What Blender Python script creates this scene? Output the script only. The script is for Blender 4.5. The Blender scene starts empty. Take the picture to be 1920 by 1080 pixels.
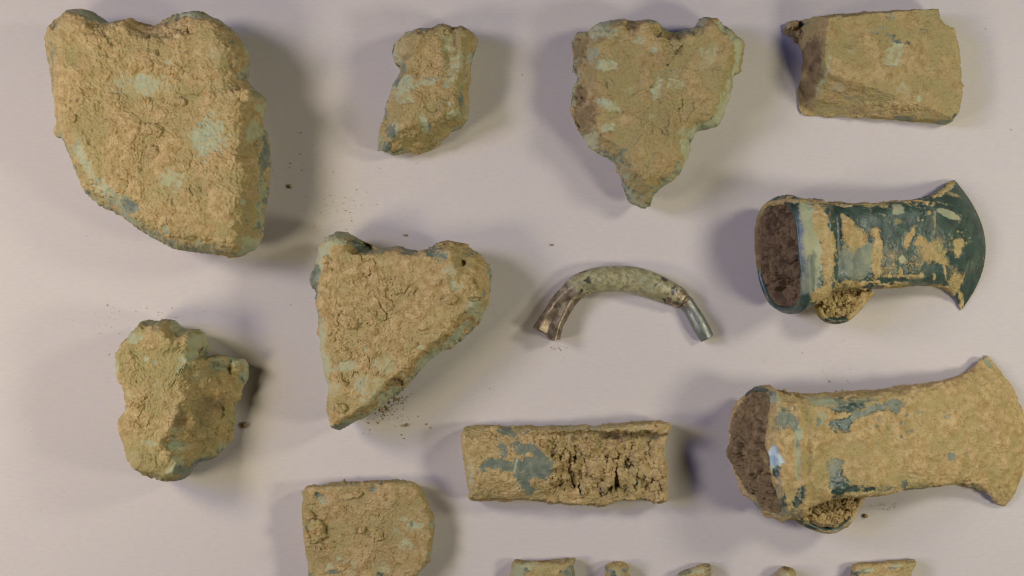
import bpy, math
import numpy as np

scene = bpy.context.scene
# ------------------------------------------------------------------ camera, light, exposure
S = 0.44 / 1920.0            # metres on the table per photograph pixel
DP = 2700.0                  # camera height above the table, in those pixels (0.62 m)
PCX, PCY = 960.0, 640.0      # point of the photograph straight below the camera

cam_d = bpy.data.cameras.new('camera')
cam = bpy.data.objects.new('camera', cam_d)
scene.collection.objects.link(cam)
scene.camera = cam
cam.location = ((PCX - 960) * S, (540 - PCY) * S, DP * S)
cam_d.sensor_width = 36.0
cam_d.lens = 36.0 * DP / 1920.0
cam_d.shift_y = (PCY - 540) / 1920.0
cam_d.clip_start = 0.01
cam_d.clip_end = 50

world = bpy.data.worlds.new('World')
scene.world = world
world.use_nodes = True
world.node_tree.nodes['Background'].inputs[0].default_value = (0.9, 0.85, 0.8, 1)
world.node_tree.nodes['Background'].inputs[1].default_value = 0.02

def lamp(name, loc, target, energy, size, col):
    d = bpy.data.lights.new(name, 'AREA')
    d.shape = 'DISK'
    d.size = size
    d.energy = energy
    d.color = col
    o = bpy.data.objects.new(name, d)
    scene.collection.objects.link(o)
    if name == 'copy_lamp':
        d.spread = math.radians(160)
    o.location = loc
    from mathutils import Vector
    o.rotation_euler = (Vector(target) - Vector(loc)).to_track_quat('-Z', 'Y').to_euler()
    return o

LEFT, RIGHT = (1.0, 0.905, 0.68), (1.0, 0.965, 0.83)
lamp('copy_lamp', (-0.41, 0.12, 0.36), (-0.11, 0.0, 0), 0.95, 0.13, LEFT)
lamp('copy_lamp', (-0.41, -0.14, 0.36), (-0.11, -0.04, 0), 0.82, 0.13, LEFT)
lamp('copy_lamp', (0.41, 0.14, 0.36), (0.11, 0.0, 0), 0.77, 0.10, RIGHT)
lamp('copy_lamp', (0.41, -0.12, 0.36), (0.11, -0.04, 0), 0.77, 0.10, RIGHT)
lamp('window_daylight', (-1.75, 0.35, 1.45), (0, 0, 0), 21.0, 0.9, (0.22, 0.29, 1.0))   # blue daylight from one side of the room

scene.view_settings.view_transform = 'Standard'
scene.view_settings.look = 'None'
scene.view_settings.exposure = 0.0
scene.view_settings.gamma = 1.0
scene.cycles.pixel_filter_type = 'BLACKMAN_HARRIS'
scene.cycles.filter_width = 1.2

# ------------------------------------------------------------------ noise (numpy)
_rng = np.random.RandomState(7)
_perm = np.concatenate([_rng.permutation(256)] * 3).astype(np.int32)
_grad = _rng.normal(size=(256, 3)).astype(np.float32)
_grad /= np.linalg.norm(_grad, axis=1, keepdims=True)
_pt = _rng.rand(256, 3).astype(np.float32)

def _hash(ix, iy, iz):
    return _perm[_perm[_perm[ix & 255] + (iy & 255)] + (iz & 255)]

def perlin(p):
    p = np.asarray(p, np.float32)
    i = np.floor(p).astype(np.int32)
    f = p - i
    u = f * f * f * (f * (f * 6 - 15) + 10)
    out = 0
    for dx in (0, 1):
        wx = u[..., 0] if dx else 1 - u[..., 0]
        for dy in (0, 1):
            wy = u[..., 1] if dy else 1 - u[..., 1]
            for dz in (0, 1):
                wz = u[..., 2] if dz else 1 - u[..., 2]
                g = _grad[_hash(i[..., 0] + dx, i[..., 1] + dy, i[..., 2] + dz)]
                dot = g[..., 0] * (f[..., 0] - dx) + g[..., 1] * (f[..., 1] - dy) + g[..., 2] * (f[..., 2] - dz)
                out = out + wx * wy * wz * dot
    return out * 1.5

def fbm(p, oct=4, gain=0.5):
    a, s, t = 1.0, 0.0, 0.0
    q = np.asarray(p, np.float32)
    for k in range(oct):
        s = s + a * perlin(q)
        t += a
        a *= gain
        q = q * 2.03 + 11.7
    return s / t * 1.6

def worley(p):
    p = np.asarray(p, np.float32)
    i = np.floor(p).astype(np.int32)
    f1 = np.full(p.shape[:-1], 9.0, np.float32)
    f2 = f1.copy()
    for dx in (-1, 0, 1):
        for dy in (-1, 0, 1):
            for dz in (-1, 0, 1):
                q = _pt[_hash(i[..., 0] + dx, i[..., 1] + dy, i[..., 2] + dz)]
                d = np.sqrt((i[..., 0] + dx + q[..., 0] - p[..., 0]) ** 2 + (i[..., 1] + dy + q[..., 1] - p[..., 1]) ** 2
                            + (i[..., 2] + dz + q[..., 2] - p[..., 2]) ** 2)
                m = d < f1
                f2 = np.where(m, f1, np.minimum(f2, d))
                f1 = np.where(m, d, f1)
    return f1, f2

def sstep(a, b, x):
    t = np.clip((x - a) / (b - a), 0, 1)
    return t * t * (3 - 2 * t)

def lerp(a, b, t):
    return a + (b - a) * t

# ------------------------------------------------------------------ materials
def nd(nt, typ, x=0, **kw):
    n = nt.nodes.new(typ)
    for k, v in kw.items():
        setattr(n, k, v)
    return n

class Mat:
    """Small helper that chains shader nodes."""
    def __init__(self, name):
        self.m = bpy.data.materials.new(name)
        self.m.use_nodes = True
        self.nt = self.m.node_tree
        self.b = self.nt.nodes['Principled BSDF']
        self.L = self.nt.links.new
    def put(self, sock, v):
        if hasattr(v, 'is_output'):
            self.L(v, sock)
        else:
            sock.default_value = v
    def attr(self, name):
        n = nd(self.nt, 'ShaderNodeAttribute')
        n.attribute_name = name
        return n.outputs['Fac']
    def noise(self, vec, scale, detail=4, rough=0.55, dist=0.0):
        n = nd(self.nt, 'ShaderNodeTexNoise')
        self.L(vec, n.inputs['Vector'])
        n.inputs['Scale'].default_value = scale
        n.inputs['Detail'].default_value = detail
        n.inputs['Roughness'].default_value = rough
        n.inputs['Distortion'].default_value = dist
        return n.outputs['Fac']
    def math(self, op, a, b=0.0, c=None):
        n = nd(self.nt, 'ShaderNodeMath', operation=op)
        self.put(n.inputs[0], a)
        self.put(n.inputs[1], b)
        if c is not None:
            self.put(n.inputs[2], c)
        return n.outputs[0]
    def remap(self, v, a, b, c=0.0, d=1.0):
        n = nd(self.nt, 'ShaderNodeMapRange')
        n.interpolation_type = 'SMOOTHSTEP'
        self.put(n.inputs[0], v)
        for k, x in zip((1, 2, 3, 4), (a, b, c, d)):
            n.inputs[k].default_value = x
        return n.outputs[0]
    def mix(self, f, a, b, mode='MIX'):
        n = nd(self.nt, 'ShaderNodeMix', data_type='RGBA', blend_type=mode)
        self.put(n.inputs[0], f)
        for s, v in ((n.inputs[6], a), (n.inputs[7], b)):
            self.put(s, v if hasattr(v, 'is_output') else (*v, 1))
        return n.outputs[2]
    def fmix(self, f, a, b):
        n = nd(self.nt, 'ShaderNodeMix', data_type='FLOAT')
        self.put(n.inputs[0], f)
        self.put(n.inputs[2], a)
        self.put(n.inputs[3], b)
        return n.outputs[0]

def coords(M):
    tc = nd(M.nt, 'ShaderNodeTexCoord')
    oi = nd(M.nt, 'ShaderNodeObjectInfo')
    add = nd(M.nt, 'ShaderNodeVectorMath', operation='ADD')
    M.L(tc.outputs['Object'], add.inputs[0])
    M.L(oi.outputs['Random'], add.inputs[1])
    return add.outputs[0]

def make_find_material():
    """Earth-caked bronze: earth over pale green or dark green corrosion over metal, chosen by the mesh's own layers."""
    M = Mat('earth_over_bronze')
    v = coords(M)
    n_big = M.noise(v, 75, 4)
    n_mid = M.noise(v, 300, 5, 0.6)
    n_fin = M.noise(v, 1300, 5, 0.65)
    n_gr = M.noise(v, 3200, 3, 0.7)
    n_pat = M.noise(v, 520, 6, 0.65, 0.4)
    pat, pale, brown, metal, tone = (M.attr(a) for a in ('pat', 'pale', 'brown', 'metal', 'tone'))
    # earth
    s = M.mix(M.remap(n_mid, 0.32, 0.68), (0.370, 0.250, 0.098), (0.550, 0.408, 0.200))
    khaki = M.math('MULTIPLY', tone, M.remap(n_big, 0.38, 0.62, 0.25, 1.0))
    s = M.mix(khaki, s, (0.355, 0.30, 0.125))
    s = M.mix(M.remap(n_big, 0.55, 0.72, 0, 0.4), s, (0.36, 0.245, 0.115))
    s = M.mix(M.remap(n_fin, 0.53, 0.68, 0, 0.8), s, (0.235, 0.147, 0.055))
    s = M.mix(M.remap(n_gr, 0.60, 0.72, 0, 0.55), s, (0.62, 0.50, 0.30))
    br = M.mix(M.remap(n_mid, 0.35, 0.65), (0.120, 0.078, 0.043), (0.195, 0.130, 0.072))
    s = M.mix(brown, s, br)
    # corrosion
    dark = M.mix(M.remap(n_mid, 0.38, 0.66), (0.018, 0.034, 0.027), (0.030, 0.074, 0.050))
    dark = M.mix(M.remap(n_mid, 0.52, 0.66, 0, 0.6), dark, (0.012, 0.019, 0.018))
    dark = M.mix(M.remap(n_big, 0.50, 0.72, 0, 0.6), dark, (0.075, 0.115, 0.085))
    dark = M.mix(M.remap(n_pat, 0.60, 0.74, 0, 0.7), dark, (0.15, 0.17, 0.11))
    dark = M.mix(M.remap(n_gr, 0.64, 0.72, 0, 0.6), dark, (0.33, 0.27, 0.16))
    mid = M.mix(M.remap(n_mid, 0.35, 0.65), (0.095, 0.118, 0.085), (0.16, 0.178, 0.118))
    light = M.mix(M.remap(n_pat, 0.35, 0.65), (0.235, 0.28, 0.185), (0.38, 0.40, 0.255))
    light = M.mix(M.remap(n_big, 0.36, 0.58, 0.15, 0.9), light, M.mix(n_fin, (0.29, 0.29, 0.15), (0.42, 0.41, 0.24)))
    light = M.mix(M.remap(n_fin, 0.58, 0.70, 0, 0.6), light, (0.155, 0.195, 0.14))
    c = M.mix(M.remap(pale, 0.0, 0.5), dark, mid)
    c = M.mix(M.remap(pale, 0.5, 1.0), c, light)
    c = M.mix(M.remap(pale, 1.3, 1.6), c, M.mix(M.remap(n_mid, 0.4, 0.6), (0.27, 0.36, 0.39), (0.42, 0.49, 0.50)))
    # smooth olive skin of a worn rod
    ol = M.mix(M.remap(n_mid, 0.35, 0.65), (0.20, 0.175, 0.085), (0.36, 0.33, 0.175))
    ol = M.mix(M.remap(n_pat, 0.50, 0.64, 0, 0.75), ol, (0.12, 0.125, 0.085))
    ol = M.mix(M.remap(n_big, 0.54, 0.66, 0, 0.6), ol, (0.19, 0.215, 0.14))
    ol = M.mix(M.remap(n_fin, 0.60, 0.70, 0, 0.8), ol, (0.055, 0.05, 0.038))
    ol = M.mix(M.remap(pale, 0.30, 0.12), ol, (0.035, 0.035, 0.028))
    c = M.mix(M.remap(tone, 1.5, 1.9), c, ol)
    # metal
    tip = M.remap(pale, 0.55, 0.75)
    mc = M.mix(M.remap(n_mid, 0.35, 0.65), (0.135, 0.098, 0.063), (0.31, 0.245, 0.165))
    mc = M.mix(tip, mc, M.mix(n_mid, (0.14, 0.15, 0.13), (0.29, 0.305, 0.265)))
    c = M.mix(M.remap(metal, 0.15, 0.65), c, mc)
    edge = M.math('ADD', pat, M.math('MULTIPLY', M.math('SUBTRACT', n_fin, 0.5), 1.0))
    edge = M.math('ADD', edge, M.math('MULTIPLY', M.math('SUBTRACT', n_gr, 0.5), 0.7))
    cover = M.remap(edge, 0.28, 0.76)
    col = M.mix(cover, s, c)
    M.L(col, M.b.inputs['Base Color'])
    rp = M.fmix(M.remap(pale, 0.3, 1.0), M.remap(n_fin, 0.35, 0.7, 0.26, 0.52), 0.88)
    rp = M.fmix(metal, rp, M.remap(n_pat, 0.35, 0.7, 0.34, 0.56))
    M.L(M.fmix(cover, 0.96, rp), M.b.inputs['Roughness'])
    M.L(M.math('MULTIPLY', M.math('MULTIPLY', metal, cover), 0.9), M.b.inputs['Metallic'])
    M.L(M.fmix(cover, 0.15, 0.5), M.b.inputs['Specular IOR Level'])
    bp = nd(M.nt, 'ShaderNodeBump')
    bp.inputs['Distance'].default_value = 0.0005
    M.L(M.fmix(cover, 0.95, 0.18), bp.inputs['Strength'])
    M.L(M.math('ADD', M.math('ADD', n_fin, M.math('MULTIPLY', n_gr, 0.6)), M.math('MULTIPLY', n_mid, 1.2)), bp.inputs['Height'])
    M.L(bp.outputs[0], M.b.inputs['Normal'])
    return M.m

FIND = make_find_material()

def make_board_material():
    M = Mat('grey_card')
    tc = nd(M.nt, 'ShaderNodeTexCoord').outputs['Object']
    mp = nd(M.nt, 'ShaderNodeMapping')
    mp.inputs['Scale'].default_value = (0.28, 1.0, 1.0)
    M.L(tc, mp.inputs['Vector'])
    st = M.noise(mp.outputs[0], 1100, 3, 0.6)
    bl = M.noise(tc, 95, 3, 0.5)
    bl2 = M.noise(tc, 160, 2, 0.5, 0.3)
    c = M.mix(M.remap(st, 0.3, 0.7), (0.478, 0.432, 0.393), (0.510, 0.462, 0.421))
    c = M.mix(M.remap(bl, 0.35, 0.65, 0, 0.30), c, (0.49, 0.455, 0.40))
    c = M.mix(M.remap(bl2, 0.45, 0.7, 0, 0.30), c, (0.485, 0.425, 0.435))
    M.L(c, M.b.inputs['Base Color'])
    M.b.inputs['Roughness'].default_value = 0.7
    M.b.inputs['Specular IOR Level'].default_value = 0.2
    bp = nd(M.nt, 'ShaderNodeBump')
    bp.inputs['Distance'].default_value = 0.0002
    bp.inputs['Strength'].default_value = 0.25
    M.L(st, bp.inputs['Height'])
    M.L(bp.outputs[0], M.b.inputs['Normal'])
    return M.m

BOARD = make_board_material()

# ------------------------------------------------------------------ mesh helpers
ATTRS = ('pat', 'pale', 'brown', 'metal', 'tone')

def grid_normals(P):
    du = np.roll(P, -1, 1) - np.roll(P, 1, 1)
    dv = np.gradient(P, axis=0)
    n = np.cross(dv, du)
    l = np.linalg.norm(n, axis=-1, keepdims=True)
    n = np.where(l > 1e-9, n / np.maximum(l, 1e-9), 0)
    c = P.reshape(-1, 3).mean(0)
    if ((P - c) * n).sum(-1).mean() < 0:
        n = -n
    return n

def signed_volume(V, Q):
    a, b, c, d = V[Q[:, 0]], V[Q[:, 1]], V[Q[:, 2]], V[Q[:, 3]]
    return (np.einsum('ij,ij->i', a, np.cross(b, c)) + np.einsum('ij,ij->i', a, np.cross(c, d))).sum()

def grid_object(name, P, attrs, origin, parent=None, poles=(True, True)):
    """P: rows x cols x 3 in photograph pixels (y down, z up), closed round the columns. Poles close the ends."""
    R, C, _ = P.shape
    W = np.stack([(P[..., 0] - 960) * S, (540 - P[..., 1]) * S, P[..., 2] * S], -1).reshape(-1, 3)
    org = np.array([(origin[0] - 960) * S, (540 - origin[1]) * S, origin[2] * S])
    V = [W - org]
    r, c = np.meshgrid(np.arange(R - 1), np.arange(C), indexing='ij')
    c2 = (c + 1) % C
    Q = np.stack([r * C + c, r * C + c2, (r + 1) * C + c2, (r + 1) * C + c], -1).reshape(-1, 4)
    flip = signed_volume(V[0], Q) < 0
    tris, extra = [], []
    k = np.arange(C)
    k2 = (k + 1) % C
    idx = R * C
    for which, row in ((0, 0), (1, R - 1)):
        if poles[which]:
            extra.append((row, idx))
            V.append(V[0][row * C:(row + 1) * C].mean(0, keepdims=True))
            a, b = row * C + k, row * C + k2
            t = np.stack([np.full(C, idx), b, a], -1) if which == 0 else np.stack([np.full(C, idx), a, b], -1)
            tris.append(t)
            idx += 1
    if flip:
        Q = Q[:, ::-1]
        tris = [t[:, ::-1] for t in tris]
    V = np.concatenate(V).astype(np.float32)
    T = np.concatenate(tris) if tris else np.zeros((0, 3), int)
    loops = np.concatenate([Q.ravel(), T.ravel()]).astype(np.int32)
    starts = np.concatenate([np.arange(len(Q)) * 4, len(Q) * 4 + np.arange(len(T)) * 3]).astype(np.int32)
    me = bpy.data.meshes.new(name)
    me.vertices.add(len(V))
    me.vertices.foreach_set('co', V.ravel())
    me.loops.add(len(loops))
    me.loops.foreach_set('vertex_index', loops)
    me.polygons.add(len(starts))
    me.polygons.foreach_set('loop_start', starts)
    me.update(calc_edges=True)
    me.validate()
    me.polygons.foreach_set('use_smooth', np.ones(len(me.polygons), bool))
    for a in ATTRS:
        x = np.broadcast_to(attrs.get(a, 0.0), (R, C)).astype(np.float32)
        x = np.concatenate([x.ravel()] + [x[row].mean(keepdims=True) for row, _ in extra])
        at = me.attributes.new(a, 'FLOAT', 'POINT')
        at.data.foreach_set('value', np.ascontiguousarray(x, np.float32))
    me.materials.append(FIND)
    o = bpy.data.objects.new(name, me)
    scene.collection.objects.link(o)
    if parent is not None:
        o.parent = parent
        o.location = tuple(org - np.array(parent.location))
    else:
        o.location = tuple(org)
    return o

def tag(o, label, cat, group=None):
    o['label'] = label
    o['category'] = cat
    if group:
        o['group'] = group
    return o

def smooth_loop(pts, step, closed=True):
    p = np.asarray(pts, float)
    n = len(p)
    out = []
    segs = n if closed else n - 1
    g = lambda i: p[i % n] if closed else p[min(max(i, 0), n - 1)]
    for i in range(segs):
        a, b, c, d = g(i - 1), g(i), g(i + 1), g(i + 2)
        t = np.linspace(0, 1, 12, endpoint=False)[:, None]
        out.append(0.5 * (2 * b + (c - a) * t + (2 * a - 5 * b + 4 * c - d) * t ** 2 + (3 * b - a - 3 * c + d) * t ** 3))
    q = np.concatenate(out + ([p[:1]] if closed else [p[-1:]]))
    l = np.concatenate([[0], np.cumsum(np.linalg.norm(np.diff(q, axis=0), axis=1))])
    m = max(12, int(l[-1] / step))
    s = np.linspace(0, l[-1], m + (0 if closed else 1), endpoint=not closed)
    return np.stack([np.interp(s, l, q[:, k]) for k in range(q.shape[1])], -1)

def zoomed(ox, oy, s, pts):
    p = np.asarray(pts, float)
    return np.stack([ox + p[:, 0] / s, oy + p[:, 1] / s], -1)

def lift(p, z):
    """Photograph pixels -> table pixels for something standing z pixels above the table (line of sight of the camera)."""
    p = np.asarray(p, float)
    c = np.array([PCX, PCY])
    return c + (p - c) * (DP - z) / DP

def dist_to(loop, xy):
    """Distance of points to a closed polyline."""
    a = loop[::2].astype(np.float32)
    out = np.empty(len(xy), np.float32)
    for i in range(0, len(xy), 20000):
        b = xy[i:i + 20000].astype(np.float32)
        d2 = (b ** 2).sum(1)[:, None] + (a ** 2).sum(1)[None] - 2 * b @ a.T
        out[i:i + 20000] = np.sqrt(np.maximum(d2.min(1), 0))
    return out

KIND = {  # what lies on top at a patch: corrosion cover, its paleness, brown earth, bare metal
    'p': dict(pat=1, pale=1.0), 'g': dict(pat=1, pale=0.55), 'd': dict(pat=1, pale=0.05),
    's': dict(pat=0, brown=0), 'b': dict(pat=0, brown=1.0), 'm': dict(pat=1, metal=1.0), 'q': dict(pat=1, pale=0.8), 'w': dict(pat=1, pale=1.7)}

def apply_patches(at, P, patches, tr, seed, gain=1.0, film=0.32, dusty=True):
    w1, w2 = fbm(P / 24 + seed, 4, 0.6), fbm(P / 24 + seed + 17, 4, 0.6)
    n = fbm(P / 7 + seed + 40, 3, 0.6)
    n2 = fbm(P / 38 + seed + 5, 3)
    dust = 0.64 + 0.48 * sstep(-0.25, 0.30, fbm(P / 9 + seed + 21, 4, 0.65))
    for x, y, rx, ry, rot, kind, st in patches:
        cx, cy, sc = tr(x, y)
        a = math.radians(rot)
        m = min(rx, ry) * sc
        k = 0.45 * m + 0.1 * max(rx, ry) * sc
        dx, dy = P[..., 0] - cx + k * w1, P[..., 1] - cy + k * w2
        u = (dx * math.cos(a) + dy * math.sin(a)) / (rx * sc)
        w = (-dx * math.sin(a) + dy * math.cos(a)) / (ry * sc)
        d = np.sqrt(u * u + w * w) + 0.35 * n * min(1, m / 8) + 0.3 * n2
        soft = film if kind in 'pqs' else 0.28
        c = sstep(1.0 + soft, 1.0 - soft, d) * st * (gain if kind in 'pq' else 1)
        if dusty and kind in 'pqgd':
            c = c * dust
        c2 = sstep(1.4, 1.2, d)
        for key, v in KIND[kind].items():
            at[key] = lerp(at[key], v, c2 if key == 'pale' else c)

def earth_relief(P, at, seed, big=3.0, plate=1.8, gran=1.6, fine=0.9, crack=2.6, step_down=1.5, clods=0.0, clod_size=24.0, clod_gap=0.06):
    """Relief of the earth crust: swells, flaked plates, crumbs, cracks; lower where the crust has come off."""
    earth = 1 - np.clip(at['pat'], 0, 1)
    q = P + seed * 13.7
    d = big * fbm(q / 75, 3)
    f = fbm(q / 40 + 3.1, 4, 0.55)
    pl = sstep(0.0, 0.10, f) + 0.8 * sstep(0.26, 0.34, f) - 0.7 * sstep(-0.20, -0.30, f)
    if plate > 0.9:
        at['tone'] = np.clip(at['tone'] + 0.35 - 0.38 * pl, 0, 1.3) * (at['tone'] > 0)
    e = plate * pl
    wv = np.stack([fbm(q / 9, 2), fbm(q / 9 + 50, 2), fbm(q / 9 + 90, 2)], -1)
    f1, f2 = worley(q / 15 + 0.22 * wv)
    g1, g2 = worley(q / 6.0 + 0.2 * wv + 7)
    where = sstep(-0.10, 0.35, fbm(q / 44 + 9.0, 3))
    calm = 0.50 + 0.80 * sstep(-0.22, 0.25, fbm(q / 62 + 140, 3))
    gran, fine = gran * calm, fine * (0.4 + 0.6 * calm)
    e = e + 1.5 * gran * sstep(0.40, 0.16, f1) * sstep(0.0, 0.25, fbm(q / 30 + 60, 3))      # stuck crumbs
    e = e + gran * (0.25 + 0.9 * where) * (0.62 - g1)                                        # grains
    e = e - 1.5 * gran * sstep(0.30, 0.10, g1) * sstep(0.25, 0.5, fbm(q / 12 + 25, 2))       # little pits
    e = e + fine * 1.6 * fbm(q / 5.0, 3, 0.65) + fine * 1.2 * fbm(q / 16 + 80, 3, 0.6)
    if crack > 0:
        w = q + 7 * np.stack([fbm(q / 20 + k * 7.7, 3, 0.6) for k in range(3)], -1)
        r = np.abs(perlin(w / 30))
        wide = sstep(0.10, 0.42, fbm(q / 60 + 31, 3))
        e = e - crack * wide * sstep(0.070, 0.015, r)
    if clods > 0:       # earth broken into blocks with open gaps between them
        wq = q + 0.35 * clod_size * np.stack([fbm(q / (clod_size * 0.8) + k * 9.1, 3) for k in range(3)], -1)
        h1, h2 = worley(wq / clod_size)
        k1, k2 = worley(wq / (clod_size * 0.45) + 5)
        gap = sstep(clod_gap * 1.7, clod_gap * 0.35, h2 - h1) * sstep(-0.2, 0.25, fbm(q / (clod_size * 1.6) + 70, 2))
        e = e + clods * (0.5 - h1) * 0.9 + 0.35 * clods * (0.5 - k1) - (1.5 + 12 * (clod_gap - 0.06)) * clods * gap - (0.5 + 6 * (clod_gap - 0.06)) * clods * sstep(clod_gap * 1.7, clod_gap * 0.35, k2 - k1) * sstep(0, 0.3, fbm(q / 30 + 90, 2))
    rough_pat = 0.5 * fbm(q / 9, 3)
    return d + earth * e + (1 - earth) * (rough_pat * at['pale'] * 1.5 - step_down)

def new_attrs(shape, tone=0.3, **kw):
    at = {k: np.zeros(shape, np.float32) for k in ATTRS}
    at['tone'][:] = tone
    for k, v in kw.items():
        at[k][:] = v
    return at

def rim_patina(at, d, P, width, strength, seed, pale=0.85):
    n = fbm(P / 22 + seed, 4)
    m = sstep(width, width * 0.3, d + 14 * n) * strength
    m = m * sstep(-0.35, 0.05, fbm(P / 55 + seed + 3, 2) + 0.15) * (0.55 + 0.75 * sstep(-0.1, 0.3, fbm(P / 6 + seed, 3)))
    at['pale'] += np.where(m > 0.02, -0.28 * sstep(0.0, 0.3, fbm(P / 16 + seed + 9, 3)), 0)
    at['pat'] = np.maximum(at['pat'], m)

def smin(a, b, k):
    h = np.clip(0.5 + 0.5 * (b - a) / k, 0, 1)
    return b + (a - b) * h - k * h * (1 - h)

def lump(name, outline, centre, H, zo=None, R=26, tuck=0.12, facets=(), bumps=(), patches=(), tr=None, tone=0.3, seed=1.0,
         step=1.7, rim=(16, 0.8), relief=None, zfun=None, jitter=1.6, tilt=(0, 0), parent=None, z0=0.0, base=None, side_patina=0.5, facet_k=11, facet_n=7.0):
    """A solid piece: measured outline, top surface with shoulders, facets, bumps and pits, sides tucked in towards the base."""
    zo = H * 0.42 if zo is None else zo
    zr = max(zo, 0.56 * H)
    loop = smooth_loop(lift(outline, zr + z0), step)
    ctr = lift(np.array(centre, float), zr + z0)
    C = len(loop)
    l3 = np.concatenate([loop, np.full((C, 1), seed * 31.0)], 1)
    tang = np.roll(loop, -1, 0) - np.roll(loop, 1, 0)
    nrm = np.stack([tang[:, 1], -tang[:, 0]], -1)
    nrm /= np.linalg.norm(nrm, axis=1, keepdims=True) + 1e-9
    off = jitter * (fbm(l3 / 11, 4, 0.6) + 0.6 * fbm(l3 / 27 + 5, 2))
    loop = loop + nrm * off[:, None]
    rad = np.linalg.norm(loop - ctr, axis=1).max()
    nr = max(6, int(rad / step))
    t = np.linspace(0, 1, nr + 1)[1:]
    top = ctr + (loop[None] - ctr) * t[:, None, None]
    d = dist_to(loop, top.reshape(-1, 2)).reshape(nr, C)
    d[-1] = 0
    x, y = top[..., 0], top[..., 1]
    Ht = H + tilt[0] * (x - ctr[0]) + tilt[1] * (y - ctr[1])
    for x1, y1, x2, y2, h, k in facets:       # beyond the line (on the side away from the centre) the surface falls at slope k
        a, b = lift((x1, y1), h), lift((x2, y2), h)
        e = (b - a) / np.linalg.norm(b - a)
        s = -(x - a[0]) * e[1] + (y - a[1]) * e[0]
        if -(ctr[0] - a[0]) * e[1] + (ctr[1] - a[1]) * e[0] > 0:
            s = -s
        s = s + facet_n * fbm(np.stack([x, y, 0 * x + seed * 3], -1) / 34, 4)
        Ht = smin(Ht, h - k * s, facet_k)
    if zfun is not None:
        Ht = zfun(x, y, d, Ht)
    zl = min(zo, 0.9 * float(np.max(Ht)))
    Rl = R * (1 + 0.35 * fbm(np.stack([x, y, 0 * x + seed], -1) / 80, 2))
    sh = np.sqrt(np.clip(1 - (1 - np.clip(d / np.maximum(Rl, 4), 0, 1)) ** 2, 0, 1))
    Ht = np.maximum(Ht, 4.0)
    low = np.minimum(zl, Ht)
    z = low + (Ht - low) * sh
    for bx, by, br, bry, bh in bumps:
        c = lift((bx, by), H)
        u = np.sqrt(((x - c[0]) / br) ** 2 + ((y - c[1]) / bry) ** 2) + 0.25 * fbm(np.stack([x, y, 0 * x + seed], -1) / 14, 3)
        z = z + bh * sstep(1.25, 0.55, u) * sstep(0, 6, d)
    z = np.maximum(z, 2.0)
    zedge = z[-1]
    ns = max(3, int(zl / (step * 1.6)))
    sv = np.linspace(0, 1, ns + 1)[1:]
    k = (1 - tuck * np.sin(sv * np.pi / 2) ** 1.3)[:, None, None]
    side = ctr + (loop[None] - ctr) * k
    sz = zedge[None] * (1 - sv[:, None])
    P = np.concatenate([np.concatenate([top, z[..., None]], -1), np.concatenate([side, sz[..., None]], -1)])
    d = np.concatenate([d, np.zeros((ns, C), np.float32)])
    P = P.astype(np.float32)
    P[..., 2] += z0
    at = new_attrs(P.shape[:2], tone, pale=0.8, **(base or {}))
    if rim:
        rim_patina(at, d, P, rim[0], rim[1], seed)
        if side_patina:
            m = sstep(0.0, 0.25, fbm(P / 30 + seed + 50, 4)) * side_patina * (d <= 0.01)
            at['pat'] = np.maximum(at['pat'], m)
    if patches:
        def t2(px, py):
            q = tr(px, py)
            c = lift(q[:2], H * 0.92 + z0)
            return c[0], c[1], q[2]
        apply_patches(at, P, patches, t2, seed, 0.9)
    N = grid_normals(P)
    disp = earth_relief(P, at, seed, **(relief or {}))
    base_fade = np.clip((P[..., 2] - z0) / 6, 0, 1)
    P = P + N * (disp * base_fade)[..., None]
    P[..., 2] = np.maximum(P[..., 2], z0)
    o = grid_object(name, P, at, (ctr[0], ctr[1], z0), parent)
    return o, P, at

def Z(ox, oy, s):
    return (lambda pts: zoomed(ox, oy, s, pts)), (lambda x, y: (ox + x / s, oy + y / s, 1.0 / s))

def surface_z(P, x, y):
    q = P.reshape(-1, 3)
    w = np.abs(q[:, 0] - x) + np.abs(q[:, 1] - y)
    near = np.argsort(w)[:30]
    return float(q[near, 2].max())

def clod(parent, P, x, y, rx, ry, rot, h, seed, tone=0.1, kind=None, name='soil_clod'):
    """A lump of earth stuck on a find: a part of it."""
    c = lift((x, y), 60)
    a = np.linspace(0, 2 * np.pi, 22, endpoint=False)
    r = 1 + 0.28 * np.asarray(fbm(np.stack([np.cos(a) * 1.6, np.sin(a) * 1.6, 0 * a + seed], -1), 3))
    u, v = rx * r * np.cos(a), ry * r * np.sin(a)
    t = math.radians(rot)
    z0 = surface_z(P, c[0], c[1]) - 3.0
    o = np.stack([x + u * math.cos(t) - v * math.sin(t), y + u * math.sin(t) + v * math.cos(t)], -1)
    return lump(name, o, (x, y), h + 3, zo=2.5, R=max(3.5, min(rx, ry) * 0.6), tuck=0.02, tone=tone, seed=seed, step=1.2, rim=None,
                parent=parent, z0=z0, jitter=1.2, relief=dict(big=1.5, plate=1.4, gran=2.4, fine=1.2, crack=1.5),
                base={'brown': 0.0 if kind is None else kind})[0]

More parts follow.
